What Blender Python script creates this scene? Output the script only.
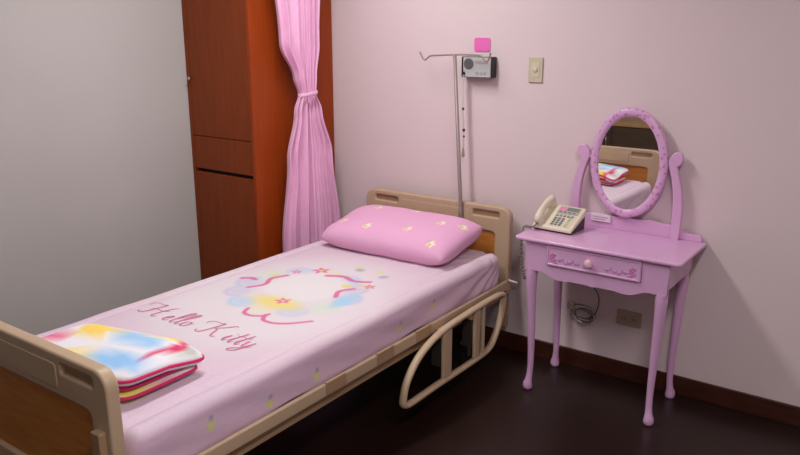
import bpy, bmesh, math, random
from mathutils import Vector, Matrix, noise

for o in list(bpy.data.objects):
    bpy.data.objects.remove(o)
SC = bpy.context.scene
COL = SC.collection
random.seed(4)
PI = math.pi

# ------------------------------------------------------------------ camera
F_PX, YAW, PITCH = 744.3, -0.629, -0.258
CAM = Vector((1.653, -3.277, 1.613))
fw = Vector((math.sin(YAW) * math.cos(PITCH), math.cos(YAW) * math.cos(PITCH), math.sin(PITCH)))
rt = Vector((math.cos(YAW), -math.sin(YAW), 0))
up = rt.cross(fw)
cd = bpy.data.cameras.new('camera')
cd.sensor_fit = 'HORIZONTAL'
cd.sensor_width = 36
cd.lens = F_PX / 800 * 36
cd.clip_start = 0.02
cam = bpy.data.objects.new('camera', cd)
COL.objects.link(cam)
cam.matrix_world = Matrix((
    (rt.x, up.x, -fw.x, CAM.x), (rt.y, up.y, -fw.y, CAM.y), (rt.z, up.z, -fw.z, CAM.z), (0, 0, 0, 1)))
SC.camera = cam

# ------------------------------------------------------------------ world, lamps, exposure
w = bpy.data.worlds.new('world')
SC.world = w
w.use_nodes = True
w.node_tree.nodes['Background'].inputs[0].default_value = (0.8, 0.85, 0.9, 1)
w.node_tree.nodes['Background'].inputs[1].default_value = 0.3
SC.view_settings.view_transform = 'Standard'
SC.view_settings.look = 'None'
SC.view_settings.gamma = 1
SC.view_settings.use_curve_mapping = False
SC.view_settings.exposure = 0.0
ROOM_X0, ROOM_X1, ROOM_Y0, ROOM_H = -1.71, 2.75, -4.4, 2.6
LAMPS = [((-0.45, -1.25), 25.0), ((1.60, -2.45), 31.0)]     # ceiling light positions and watts; the second is an added fill
for (lx, ly), watt in LAMPS:
    ld = bpy.data.lights.new('ceiling_lamp', 'AREA')
    ld.shape = 'RECTANGLE'
    ld.size, ld.size_y = 0.26, 1.16
    ld.energy = watt
    ld.color = (1.0, 0.98, 0.97)
    lo = bpy.data.objects.new('ceiling_lamp', ld)
    lo.location = (lx, ly, ROOM_H - 0.10)
    COL.objects.link(lo)


# ------------------------------------------------------------------ materials
def s2l(c):
    return tuple(((v / 255) / 12.92 if v / 255 <= 0.04045 else ((v / 255 + 0.055) / 1.055) ** 2.4) for v in c)


MATS = {}


def mat(name, rgb, rough=0.5, metal=0.0, rgb2=None, scale=6.0, stretch=(1, 1, 1), bump=0.0, bscale=60.0,
        vcol=None, spec=0.5, coat=0.0, kind='noise', lo=0.35, hi=0.65, sheen=0.0):
    m = bpy.data.materials.new(name)
    MATS[name] = m
    m.use_nodes = True
    nt = m.node_tree
    b = nt.nodes['Principled BSDF']
    b.inputs['Base Color'].default_value = (*s2l(rgb), 1)
    b.inputs['Roughness'].default_value = rough
    b.inputs['Metallic'].default_value = metal
    b.inputs['Specular IOR Level'].default_value = spec
    b.inputs['Coat Weight'].default_value = coat
    b.inputs['Sheen Weight'].default_value = sheen
    tc = nt.nodes.new('ShaderNodeTexCoord')
    mp = nt.nodes.new('ShaderNodeMapping')
    mp.inputs['Scale'].default_value = stretch
    nt.links.new(tc.outputs['Object'], mp.inputs[0])
    if rgb2:
        if kind == 'noise':
            t = nt.nodes.new('ShaderNodeTexNoise')
            t.inputs['Scale'].default_value = scale
            t.inputs['Detail'].default_value = 5
            out = t.outputs['Fac']
        else:
            t = nt.nodes.new('ShaderNodeTexVoronoi')
            t.inputs['Scale'].default_value = scale
            out = t.outputs['Distance']
        nt.links.new(mp.outputs[0], t.inputs['Vector'])
        r = nt.nodes.new('ShaderNodeValToRGB')
        r.color_ramp.elements[0].position = lo
        r.color_ramp.elements[1].position = hi
        r.color_ramp.elements[0].color = (*s2l(rgb), 1)
        r.color_ramp.elements[1].color = (*s2l(rgb2), 1)
        nt.links.new(out, r.inputs[0])
        nt.links.new(r.outputs[0], b.inputs['Base Color'])
    if vcol:
        a = nt.nodes.new('ShaderNodeAttribute')
        a.attribute_name = vcol
        nt.links.new(a.outputs['Color'], b.inputs['Base Color'])
    if bump:
        n = nt.nodes.new('ShaderNodeTexNoise')
        n.inputs['Scale'].default_value = bscale
        n.inputs['Detail'].default_value = 4
        nt.links.new(mp.outputs[0], n.inputs['Vector'])
        bp = nt.nodes.new('ShaderNodeBump')
        bp.inputs['Strength'].default_value = bump
        bp.inputs['Distance'].default_value = 0.01
        nt.links.new(n.outputs['Fac'], bp.inputs['Height'])
        nt.links.new(bp.outputs[0], b.inputs['Normal'])
    return m


mat('wall_pink', (224, 205, 208), 0.75, rgb2=(227, 208, 211), scale=1.6, bump=0.08, bscale=180, spec=0.25)
mat('wall_grey', (195, 190, 188), 0.8, rgb2=(190, 185, 183), scale=1.5, bump=0.08, bscale=180, spec=0.25)
mat('ceiling_white', (232, 230, 226), 0.9, bump=0.05, bscale=120, spec=0.2)
mat('floor_wood', (31, 18, 14), 0.32, rgb2=(38, 21, 16), scale=5, stretch=(1, 9, 1), bump=0.03, bscale=40, spec=0.4)
mat('base_wood', (56, 24, 16), 0.4, rgb2=(72, 32, 20), scale=8, stretch=(1, 6, 6))
mat('ward_shaded', (127, 55, 17), 0.45, rgb2=(137, 61, 21), scale=7, stretch=(9, 9, 0.7), bump=0.03, bscale=80, spec=0.25)  # wardrobe wood with the front's dimmer light put into the colour
mat('ward_lit', (146, 58, 14), 0.45, rgb2=(156, 65, 18), scale=6, stretch=(9, 9, 0.6), bump=0.03, bscale=80, spec=0.25)  # same wood, made lighter for the light falling on the side
mat('dark_gap', (22, 10, 8), 0.8)
mat('steel', (190, 188, 184), 0.3, 0.9)
mat('pole_steel', (158, 142, 138), 0.5, 0.35)
mat('curtain', (240, 186, 220), 0.8, rgb2=(242, 192, 224), scale=14, bump=0.15, bscale=260, spec=0.2, sheen=0.15)
mat('bed_beige', (188, 162, 134), 0.45, rgb2=(194, 168, 140), scale=5, bump=0.03, bscale=200)
mat('bed_beige_dark', (168, 138, 106), 0.5, rgb2=(160, 130, 100), scale=5)
mat('bed_wood', (198, 132, 62), 0.45, rgb2=(184, 116, 50), scale=8, stretch=(1, 1, 7))
mat('bed_iron', (70, 62, 56), 0.5, 0.4)
mat('rubber', (28, 27, 27), 0.7)
mat('sheet', (235, 210, 222), 0.7, vcol='Col', bump=0.12, bscale=70, spec=0.25, sheen=0.1)
mat('pillow', (240, 160, 200), 0.7, vcol='Col', bump=0.12, bscale=60, spec=0.25, sheen=0.1)
mat('quilt', (235, 230, 235), 0.75, vcol='Col', bump=0.2, bscale=45, spec=0.2, sheen=0.1)
mat('print_rose', (208, 114, 154), 0.7, spec=0.2)
mat('piping_red', (214, 52, 108), 0.7, spec=0.2)
mat('desk', (219, 170, 212), 0.28, rgb2=(223, 176, 216), scale=3, coat=0.3)
mat('desk_painted', (196, 124, 186), 0.35, rgb2=(221, 172, 213), scale=52, kind='vor', lo=0.22, hi=0.42, coat=0.15)
mat('desk_rose', (206, 128, 182), 0.4)
mat('desk_leaf', (196, 142, 192), 0.4)
mat('knob_white', (238, 200, 216), 0.3, rgb2=(232, 160, 190), scale=30, lo=0.5, hi=0.62)
mat('plaque_white', (232, 214, 228), 0.4)
mat('plaque_lines', (196, 160, 190), 0.5)
mat('phone_cream', (226, 216, 192), 0.4)
mat('phone_grey', (176, 172, 166), 0.45)
mat('phone_panel', (214, 206, 186), 0.45)
mat('key_dark', (108, 112, 116), 0.5)
mat('key_yellow', (206, 190, 110), 0.5)
mat('lcd', (120, 130, 118), 0.2)
mat('label_pink', (240, 130, 170), 0.5)
mat('phone_dark', (60, 48, 46), 0.5)
mat('radio_silver', (196, 196, 198), 0.45, 0.1)
mat('radio_black', (30, 24, 26), 0.45)
mat('radio_grille', (140, 140, 144), 0.5, 0.3, rgb2=(104, 104, 108), scale=420, kind='vor', lo=0.2, hi=0.4)
mat('plate_beige', (204, 192, 168), 0.45)
mat('plate_beige2', (212, 202, 180), 0.4)
mat('outlet_beige', (176, 158, 138), 0.5)
mat('note_pink', (240, 110, 190), 0.7)
mat('cord_white', (214, 206, 198), 0.5)
mat('cord_grey', (120, 108, 108), 0.5)
mat('cord_dark', (64, 54, 54), 0.5)
mat('cab_dark', (84, 66, 54), 0.5, rgb2=(94, 74, 60), scale=5, stretch=(1, 1, 6))
mat('cab_top', (206, 166, 118), 0.45, rgb2=(196, 154, 106), scale=5, stretch=(5, 1, 1))
mat('lamp_body', (235, 235, 232), 0.4)
m = mat('lamp_glow', (255, 250, 245), 0.5)
m.node_tree.nodes['Principled BSDF'].inputs['Emission Color'].default_value = (1, 0.97, 0.93, 1)
m.node_tree.nodes['Principled BSDF'].inputs['Emission Strength'].default_value = 4
m = mat('mirror_glass', (236, 236, 234), 0.015, 1.0)


# ------------------------------------------------------------------ mesh helpers
class MB:
    def __init__(s):
        s.v, s.f, s.c = [], [], []

    def box(s, x0, x1, y0, y1, z0, z1):
        b = len(s.v)
        s.v += [(x0, y0, z0), (x1, y0, z0), (x1, y1, z0), (x0, y1, z0), (x0, y0, z1), (x1, y0, z1), (x1, y1, z1), (x0, y1, z1)]
        for q in ((3, 2, 1, 0), (4, 5, 6, 7), (0, 1, 5, 4), (1, 2, 6, 5), (2, 3, 7, 6), (3, 0, 4, 7)):
            s.f.append(tuple(b + i for i in q))
        return s

    def tube(s, pts, r, n=10, closed=False, caps=True, flat=(1, 1)):
        pts = [Vector(p) for p in pts]
        k = len(pts)
        rs = r if isinstance(r, (list, tuple)) else [r] * k
        b = len(s.v)
        ref = None
        for i, p in enumerate(pts):
            if closed:
                t = pts[(i + 1) % k] - pts[i - 1]
            else:
                t = pts[min(i + 1, k - 1)] - pts[max(i - 1, 0)]
            t.normalize()
            if ref is None:
                ref = Vector((0, 0, 1)) if abs(t.z) < 0.9 else Vector((1, 0, 0))
            u = (ref - t * ref.dot(t)).normalized()
            ref = u
            v = t.cross(u)
            for j in range(n):
                a = 2 * PI * j / n
                s.v.append(tuple(p + u * (math.cos(a) * rs[i] * flat[0]) + v * (math.sin(a) * rs[i] * flat[1])))
        for i in range(k if closed else k - 1):
            for j in range(n):
                i2 = (i + 1) % k
                s.f.append((b + i * n + j, b + i * n + (j + 1) % n, b + i2 * n + (j + 1) % n, b + i2 * n + j))
        if caps and not closed:
            s.f.append(tuple(b + j for j in range(n))[::-1])
            s.f.append(tuple(b + (k - 1) * n + j for j in range(n)))
        return s

    def lathe(s, prof, c, axis='z', n=20):
        b = len(s.v)
        c = Vector(c)
        for r, h in prof:
            for j in range(n):
                a = 2 * PI * j / n
                p = (r * math.cos(a), r * math.sin(a), h)
                if axis == 'y':
                    p = (p[0], -p[2], p[1])
                elif axis == 'x':
                    p = (p[2], p[0], p[1])
                s.v.append(tuple(c + Vector(p)))
        for i in range(len(prof) - 1):
            for j in range(n):
                s.f.append((b + i * n + j, b + i * n + (j + 1) % n, b + (i + 1) * n + (j + 1) % n, b + (i + 1) * n + j))
        s.f.append(tuple(b + j for j in range(n))[::-1])
        s.f.append(tuple(b + (len(prof) - 1) * n + j for j in range(n)))
        return s

    def grid(s, nu, nv, fn, wrap=False):
        b = len(s.v)
        for i in range(nu):
            for j in range(nv):
                s.v.append(tuple(fn(i / (nu - (0 if wrap else 1)), j / (nv - 1))))
        for i in range(nu if wrap else nu - 1):
            for j in range(nv - 1):
                i2 = (i + 1) % nu
                s.f.append((b + i * nv + j, b + i2 * nv + j, b + i2 * nv + j + 1, b + i * nv + j + 1))
        return s

    def ribbon(s, pts, widths, zoff):
        """flat brush stroke in the xy plane; zoff(x, y) gives its height"""
        b = len(s.v)
        k = len(pts)
        for i, p in enumerate(pts):
            q0, q1 = pts[max(i - 1, 0)], pts[min(i + 1, k - 1)]
            t = Vector((q1[0] - q0[0], q1[1] - q0[1]))
            t.normalize()
            for sg in (-1, 1):
                x, y = p[0] - t.y * sg * widths[i] / 2, p[1] + t.x * sg * widths[i] / 2
                s.v.append((x, y, zoff(x, y)))
        for i in range(k - 1):
            s.f.append((b + 2 * i, b + 2 * i + 2, b + 2 * i + 3, b + 2 * i + 1))
        return s

    def mesh(s, name, org=(0, 0, 0), smooth=True):
        me = bpy.data.meshes.new(name)
        ox, oy, oz = org
        me.from_pydata([(x - ox, y - oy, z - oz) for x, y, z in s.v], [], s.f)
        bm = bmesh.new()
        bm.from_mesh(me)
        bmesh.ops.recalc_face_normals(bm, faces=bm.faces)
        bm.to_mesh(me)
        bm.free()
        if smooth:
            me.shade_smooth()
        if s.c:
            at = me.color_attributes.new('Col', 'FLOAT_COLOR', 'POINT')
            for i, c in enumerate(s.c):
                at.data[i].color = (*s2l(c), 1)
        return me


def link(name, me, m, parent=None, bevel=0.0, seg=2, angle=True):
    o = bpy.data.objects.new(name, me)
    COL.objects.link(o)
    if m:
        me.materials.clear()
        me.materials.append(MATS[m])
    if parent:
        o.parent = parent
    if bevel:
        bv = o.modifiers.new('bevel', 'BEVEL')
        bv.width = bevel
        bv.segments = seg
        bv.limit_method = 'ANGLE'
        bv.angle_limit = math.radians(40)
    if angle and len(me.polygons) and me.polygons[0].use_smooth and bevel:
        wn = o.modifiers.new('wn', 'WEIGHTED_NORMAL')
        wn.keep_sharp = True
    return o


def tag(o, label, cat, group=None):
    o['label'] = label
    o['category'] = cat
    if group:
        o['group'] = group
    return o


def thing(name, label, cat, loc=(0, 0, 0), rz=0, group=None):
    o = bpy.data.objects.new(name, None)
    COL.objects.link(o)
    o.location = loc
    o.rotation_euler = (0, 0, rz)
    o.empty_display_size = 0.05
    return tag(o, label, cat, group)


def box(name, m, b, parent=None, org=(0, 0, 0), bevel=0.0, smooth=None):
    return link(name, MB().box(*b).mesh(name, org, smooth=bool(bevel)), m, parent, bevel)


def struct(o):
    o['kind'] = 'structure'
    return o


def rrect(x0, x1, y0, y1, r, n=6):
    out = []
    for cx, cy, a0 in ((x1 - r, y0 + r, -90), (x1 - r, y1 - r, 0), (x0 + r, y1 - r, 90), (x0 + r, y0 + r, 180)):
        for k in range(n + 1):
            a = math.radians(a0 + 90 * k / n)
            out.append((cx + r * math.cos(a), cy + r * math.sin(a)))
    return out


def ellipse(cx, cy, a, b, n=64):
    return [(cx + a * math.cos(2 * PI * k / n), cy + b * math.sin(2 * PI * k / n)) for k in range(n)]


def plate(name, outlines, y0, y1, m, parent=None, org=(0, 0, 0), bevel=0.004, plane='xz', bres=2):
    """a sheet cut to closed outlines (later ones are holes); in plane xz it runs from y0 to y1"""
    cu = bpy.data.curves.new(name, 'CURVE')
    cu.dimensions = '2D'
    cu.fill_mode = 'BOTH'
    half = abs(y1 - y0) / 2
    cu.extrude = max(half - bevel, 0.0001)
    cu.bevel_depth = bevel
    cu.bevel_resolution = bres
    cu.offset = -bevel
    for ol in outlines:
        sp = cu.splines.new('POLY')
        sp.points.add(len(ol) - 1)
        for i, p in enumerate(ol):
            sp.points[i].co = (p[0], p[1], 0, 1)
        sp.use_cyclic_u = True
    tmp = bpy.data.objects.new('tmp', cu)
    COL.objects.link(tmp)
    dg = bpy.context.evaluated_depsgraph_get()
    me = bpy.data.meshes.new_from_object(tmp.evaluated_get(dg))
    bpy.data.objects.remove(tmp)
    bpy.data.curves.remove(cu)
    me.name = name
    mid = (y0 + y1) / 2
    for v in me.vertices:
        x, y, z = v.co
        if plane == 'xz':
            v.co = (x - org[0], mid - z - org[1], y - org[2])
        elif plane == 'yz':
            v.co = (mid + z - org[0], x - org[1], y - org[2])
        else:
            v.co = (x - org[0], y - org[1], mid + z - org[2])
    bm = bmesh.new()
    bm.from_mesh(me)
    bmesh.ops.remove_doubles(bm, verts=bm.verts, dist=1e-5)
    bmesh.ops.recalc_face_normals(bm, faces=bm.faces)
    bm.to_mesh(me)
    bm.free()
    o = link(name, me, m, parent)
    return o


def catmull(pts, n=8, closed=False):
    out = []
    k = len(pts)
    P = [Vector(p) for p in pts]
    for i in range(k if closed else k - 1):
        p0 = P[i - 1] if (closed or i > 0) else P[0] * 2 - P[1]
        p1, p2 = P[i], P[(i + 1) % k]
        p3 = P[(i + 2) % k] if (closed or i + 2 < k) else P[-1] * 2 - P[-2]
        for j in range(n):
            t = j / n
            out.append(0.5 * ((2 * p1) + (p2 - p0) * t + (2 * p0 - 5 * p1 + 4 * p2 - p3) * t * t + (3 * p1 - p0 - 3 * p2 + p3) * t ** 3))
    if not closed:
        out.append(P[-1])
    return out


def sstep(a, b, x):
    t = min(max((x - a) / (b - a), 0), 1)
    return t * t * (3 - 2 * t)


def mix(a, b, t):
    return tuple(x + (y - x) * t for x, y in zip(a, b))


def nz(x, y, z=0.0):
    return noise.noise(Vector((x, y, z)))


# ------------------------------------------------------------------ the room
T = 0.12
struct(box('floor', 'floor_wood', (ROOM_X0 - T, ROOM_X1 + T, ROOM_Y0 - T, T, -T, 0)))
struct(box('ceiling', 'ceiling_white', (ROOM_X0 - T, ROOM_X1 + T, ROOM_Y0 - T, T, ROOM_H, ROOM_H + T)))
struct(box('wall_back', 'wall_pink', (ROOM_X0 - T, ROOM_X1 + T, 0, T, 0, ROOM_H)))
struct(box('wall_left', 'wall_grey', (ROOM_X0 - T, ROOM_X0, ROOM_Y0, 0, 0, ROOM_H)))
struct(box('wall_right', 'wall_pink', (ROOM_X1, ROOM_X1 + T, ROOM_Y0, 0, 0, ROOM_H)))
struct(box('wall_rear', 'wall_grey', (ROOM_X0 - T, ROOM_X1 + T, ROOM_Y0 - T, ROOM_Y0, 0, ROOM_H)))
BH = 0.088
struct(box('baseboard_back', 'base_wood', (-1.19, ROOM_X1, -0.014, 0, 0, BH), bevel=0.003))
struct(box('baseboard_left', 'base_wood', (ROOM_X0, ROOM_X0 + 0.014, ROOM_Y0, -0.65, 0, BH), bevel=0.003))
struct(box('baseboard_right', 'base_wood', (ROOM_X1 - 0.014, ROOM_X1, ROOM_Y0, -0.015, 0, BH), bevel=0.003))
struct(box('baseboard_rear', 'base_wood', (ROOM_X0 + 0.015, ROOM_X1 - 0.015, ROOM_Y0, ROOM_Y0 + 0.014, 0, BH), bevel=0.003))

# ceiling light fittings that carry the lamps; the fill's fitting is added too
for i, ((lx, ly), watt) in enumerate(LAMPS):
    t = thing('ceiling_light', ['long white ceiling light over the bed', 'added fill light on the ceiling over the open floor'][i],
              'light', (lx, ly, ROOM_H - 0.075))
    org = (0, 0, 0)
    box('housing', 'lamp_body', (-0.17, 0.17, -0.63, 0.63, 0.02, 0.075), t, bevel=0.006)
    box('diffuser', 'lamp_glow', (-0.14, 0.14, -0.60, 0.60, 0.0, 0.02), t, bevel=0.004)

# ------------------------------------------------------------------ wardrobe
WX0, WX1, WY, WH = ROOM_X0 + 0.004, -1.202, -0.629, 2.25
t = thing('wardrobe', 'tall reddish brown wooden wardrobe in the corner behind the curtain', 'wardrobe', ((WX0 + WX1) / 2, WY / 2, 0))
org = ((WX0 + WX1) / 2, WY / 2, 0)
box('side_panel', 'ward_lit', (WX1 - 0.022, WX1, WY, -0.004, 0, WH), t, org, 0.0015)
box('side_panel', 'ward_shaded', (WX0, WX0 + 0.02, WY, -0.004, 0, WH), t, org, 0.0015)
box('back_panel', 'ward_lit', (WX0 + 0.02, WX1 - 0.022, -0.016, -0.004, 0, WH), t, org)
box('top_panel', 'ward_lit', (WX0 + 0.02, WX1 - 0.022, WY, -0.016, WH - 0.022, WH), t, org)
box('plinth', 'ward_shaded', (WX0 + 0.02, WX1 - 0.022, WY + 0.03, WY + 0.05, 0, 0.08), t, org)
box('groove_shade', 'dark_gap', (WX0 + 0.02, WX1 - 0.022, WY + 0.024, -0.016, 0.80, 0.93), t, org)  # near-black block that paints the shade inside the handle groove
dx0, dx1 = WX0 + 0.022, WX1 - 0.0255
d = box('door', 'ward_shaded', (dx0, dx1, WY + 0.002, WY + 0.022, 1.060, WH - 0.026), t, org, 0.002)
kn = MB().lathe([(0.004, 0), (0.004, 0.016), (0.009, 0.02), (0.009, 0.026), (0.005, 0.029)], (dx0 + 0.02, WY + 0.002, 1.366), 'y', 14)
link('knob', kn.mesh('knob', org), 'steel', d)
box('band_panel', 'ward_shaded', (dx0, dx1, WY + 0.002, WY + 0.022, 0.878, 1.056), t, org, 0.002)
box('door', 'ward_shaded', (dx0, dx1, WY + 0.002, WY + 0.022, 0.085, 0.858), t, org, 0.002)


# ------------------------------------------------------------------ curtain and its rail
def lerp_tab(tab, z):
    for (z0, a), (z1, b) in zip(tab, tab[1:]):
        if z0 <= z <= z1:
            k = sstep(z0, z1, z)
            return tuple(p + (q - p) * k for p, q in zip(a, b))
    return tab[-1][1] if z > tab[-1][0] else tab[0][1]


CT = [(0.06, (-0.318, 0.245, 0.042)), (0.50, (-0.312, 0.240, 0.042)), (0.95, (-0.312, 0.180, 0.040)), (1.20, (-0.316, 0.105, 0.032)), (1.29, (-0.320, 0.066, 0.022)),
      (1.38, (-0.330, 0.088, 0.026)), (1.55, (-0.354, 0.150, 0.034)), (2.36, (-0.36, 0.25, 0.04))]
CX = -1.105


def curtain_pt(u, v):
    z = 0.06 + v * 2.30
    cy, hw, amp = lerp_tab(CT, z)
    uu = u + 0.018 * math.sin(7 * u + 2.2 * z) + 0.01 * math.sin(17 * u)
    y = cy + (uu * 2 - 1) * hw
    ph = 2 * PI * (6.2 * u + 0.45 * math.sin(2.3 * u * PI + 1.2))
    fold = (0.75 + 0.35 * math.sin(5 * u + 1)) * math.sin(ph) + 0.30 * math.sin(2.3 * ph + 1.5 + 0.6 * z) + 0.4 * nz(u * 9, z * 1.4)
    x = CX + amp * fold * 0.62 - 0.012 * (1 - abs(uu * 2 - 1))
    y += 0.012 * math.cos(ph * 1.0 + 0.8) * hw / 0.2
    return (max(x, WX1 + 0.008), y, z)


t = thing('curtain', 'pink fabric curtain gathered by a tieback beside the wardrobe', 'curtain', (CX, -0.32, 0.06))
org = (CX, -0.32, 0.06)
o = link('cloth', MB().grid(190, 110, curtain_pt).mesh('cloth', org), 'curtain', t)
sm = o.modifiers.new('thick', 'SOLIDIFY')
sm.thickness = 0.002
tb = MB()
ring = [(CX + 0.028 * math.cos(a), -0.320 + 0.066 * math.sin(a), 1.290 + 0.006 * math.sin(a)) for a in [2 * PI * k / 36 for k in range(36)]]
tb.tube(ring, 0.011, 8, closed=True, flat=(1.0, 0.4))
link('tieback', tb.mesh('tieback', org), 'curtain', t)
t = thing('curtain_rail', 'white curtain rail under the ceiling beside the wardrobe', 'rail', (CX, -1.2, 2.37))
link('track', MB().box(-0.012, 0.012, -1.0, 1.18, 0.0, 0.025).mesh('track'), 'lamp_body', t)
for yy in (-0.8, 0.1, 0.95):
    link('hanger', MB().tube([(0, yy, 0.025), (0, yy, ROOM_H - 2.37)], 0.006, 8).mesh('hanger'), 'lamp_body', t)

# ------------------------------------------------------------------ hospital bed (own axes, turned a touch from the wall)
BT = 0.011


def bl(x, y, z):
    return (x * math.cos(BT) - y * math.sin(BT), x * math.sin(BT) + y * math.cos(BT), z)


FOOT_Y = -2.30
borg = (-0.446, -1.18, 0)
bed = thing('hospital_bed', 'beige hospital bed frame with panelled end boards and lowered side guard', 'bed', bl(*borg), BT)


def end_board(name, yc, face):
    """face -1: padded side looks to -y"""
    x0, x1, z0, z1 = -0.892, 0.004, 0.30, 0.770
    outer = rrect(x0, x1, z0, z1, 0.055, 8)
    slots = [rrect(-0.825, -0.675, 0.714, 0.744, 0.008), rrect(-0.208, -0.058, 0.714, 0.744, 0.008)]
    panel = rrect(x0 + 0.085, x1 - 0.085, 0.36, 0.640, 0.02)
    hb = plate(name, [outer, *slots, panel], yc - 0.02, yc + 0.02, 'bed_beige', bed, borg, 0.008, bres=3)
    plate('insert_panel', [rrect(x0 + 0.08, x1 - 0.08, 0.355, 0.645, 0.015)], yc - 0.006, yc + 0.006, 'bed_wood', hb, borg, 0.001)
    plate('rail_panel', [rrect(-0.655, -0.228, 0.665, 0.738, 0.012)], yc - 0.0225, yc + 0.0225, 'bed_beige', hb, borg, 0.002)
    for sx0, sx1 in ((-0.83, -0.67), (-0.213, -0.053)):
        plate('slot_lining', [rrect(sx0, sx1, 0.709, 0.749, 0.008)], yc - 0.004, yc + 0.010, 'bed_beige_dark', hb, borg, 0.001)
    return hb


end_board('headboard', -0.072, -1)
end_board('footboard', FOOT_Y, 1)
for xs in (-0.85, -0.038):
    for yy in (-0.040, FOOT_Y - 0.03):
        box('end_post', 'bed_beige_dark', (xs - 0.02, xs + 0.02, yy - 0.012, yy + 0.012, 0.13, 0.60), bed, borg, 0.004)
# deck, long rails and their couplings
box('deck', 'bed_iron', (-0.88, -0.014, FOOT_Y + 0.06, -0.125, 0.372, 0.386), bed, borg)
for xs in (-0.895, -0.012):
    box('long_rail', 'bed_beige', (xs, xs + 0.020, FOOT_Y + 0.045, -0.095, 0.352, 0.404), bed, borg, 0.007)
for yy in (-1.13, -1.43, -0.86):
    box('rail_collar', 'bed_beige_dark', (0.000, 0.0135, yy - 0.055, yy + 0.055, 0.358, 0.410), bed, borg, 0.004)
box('under_rail', 'bed_beige_dark', (-0.045, -0.020, FOOT_Y + 0.05, -0.13, 0.300, 0.345), bed, borg, 0.004)
box('under_rail', 'bed_beige_dark', (-0.86, -0.835, FOOT_Y + 0.05, -0.13, 0.300, 0.345), bed, borg, 0.004)
for yy in (-0.32, -0.95, -1.6, -2.05):
    box('cross_bar', 'bed_iron', (-0.84, -0.04, yy - 0.02, yy + 0.02, 0.305, 0.335), bed, borg, 0.003)
for xs in (-0.78, -0.11):
    for yy in (-0.30, -2.05):
        lg = link('leg', MB().tube([(xs, yy, 0.11), (xs, yy, 0.315)], 0.02, 12).mesh('leg', borg), 'bed_beige_dark', bed)
        c = MB().tube([(xs - 0.014, yy, 0.055), (xs + 0.014, yy, 0.055)], 0.055, 20)
        link('caster_wheel', c.mesh('caster_wheel', borg, False), 'rubber', lg, 0.005)
        c = MB().box(xs - 0.021, xs + 0.021, yy - 0.02, yy + 0.02, 0.108, 0.118).box(xs - 0.021, xs - 0.016, yy - 0.014, yy + 0.014, 0.045, 0.11).box(xs + 0.016, xs + 0.021, yy - 0.014, yy + 0.014, 0.045, 0.11)
        link('caster_fork', c.mesh('caster_fork', borg, False), 'steel', lg)
# crank linkage under the bed
link('crank_rod', MB().tube([(-0.446, -2.2, 0.27), (-0.446, -1.1, 0.28)], 0.012, 10).mesh('crank_rod', borg), 'bed_iron', bed)
# lowered side guard: a rounded loop of tube with two uprights
GX = 0.046
loop = catmull([(GX, -1.065, 0.165), (GX, -1.035, 0.245), (GX, -0.94, 0.325), (GX, -0.78, 0.372), (GX, -0.55, 0.385), (GX, -0.32, 0.388),
                (GX, -0.235, 0.380), (GX, -0.215, 0.352), (GX, -0.245, 0.255), (GX, -0.31, 0.165), (GX, -0.37, 0.135), (GX, -0.50, 0.130), (GX, -0.80, 0.135),
                (GX, -1.00, 0.135), (GX, -1.05, 0.142)], 6, closed=True)
g = link('side_guard', MB().tube(loop, 0.017, 12, closed=True, flat=(1, 0.75)).mesh('side_guard', borg), 'bed_beige', bed)
for yy, wd in ((-0.735, 0.034), (-0.475, 0.024)):
    box('upright', 'bed_beige', (GX - 0.009, GX + 0.009, yy - wd, yy + wd, 0.140, 0.376), g, borg, 0.006)
box('upright', 'bed_beige', (GX - 0.009, GX + 0.009, -0.425, -0.405, 0.138, 0.380), g, borg, 0.005)
for yy in (-0.735, -0.475):
    box('guard_bracket', 'bed_beige_dark', (0.005, GX - 0.006, yy - 0.03, yy + 0.03, 0.33, 0.372), bed, borg, 0.004)
    box('guard_slide', 'bed_iron', (-0.02, GX - 0.012, yy - 0.022, yy + 0.022, 0.19, 0.335), bed, borg, 0.004)
link('bumper_pin', MB().tube([(0.004, -0.085, 0.402), (0.055, -0.085, 0.396)], 0.006, 10).mesh('bumper_pin', borg), 'cord_white', bed)

# ------------------------------------------------------------------ mattress in its printed fitted sheet
MX0, MX1, MY0, MY1, MZB, MZT, MR = -0.945, -0.020, FOOT_Y + 0.055, -0.118, 0.392, 0.548, 0.042
ART = (-0.475, -1.11)


ROSE_STROKES = [   # rose ribbon strokes of the print: points relative to the wreath's middle, widths
    ([(-0.20, -0.09), (-0.17, -0.02), (-0.20, 0.05), (-0.17, 0.12)], 0.011),
    ([(-0.02, 0.22), (0.05, 0.255), (0.12, 0.235), (0.19, 0.26)], 0.013),
    ([(0.19, 0.03), (0.16, 0.09), (0.19, 0.15)], 0.011),
    ([(-0.01, -0.27), (0.015, -0.315), (0.06, -0.32), (0.10, -0.295), (0.105, -0.27)], 0.009),
    ([(0.10, -0.28), (0.13, -0.325), (0.19, -0.325), (0.24, -0.29), (0.29, -0.23)], 0.009),
    ([(-0.31, -0.02), (-0.28, 0.0), (-0.25, 0.0)], 0.013)]
BLOSSOMS = [(-0.09, 0.26, 0.040), (0.04, -0.125, 0.034), (-0.17, 0.18, 0.024), (0.23, 0.21, 0.026)]
ROSE_STROKES = [([(q.x, q.y) for q in catmull([Vector((*p, 0)) for p in pts], 5)], wd_) for pts, wd_ in ROSE_STROKES]


def seg_dist(px, py, a, b):
    vx, vy = b[0] - a[0], b[1] - a[1]
    t_ = min(max(((px - a[0]) * vx + (py - a[1]) * vy) / (vx * vx + vy * vy + 1e-12), 0), 1)
    return math.hypot(px - a[0] - vx * t_, py - a[1] - vy * t_)


SIDE_COL = (222, 190, 212)


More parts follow.
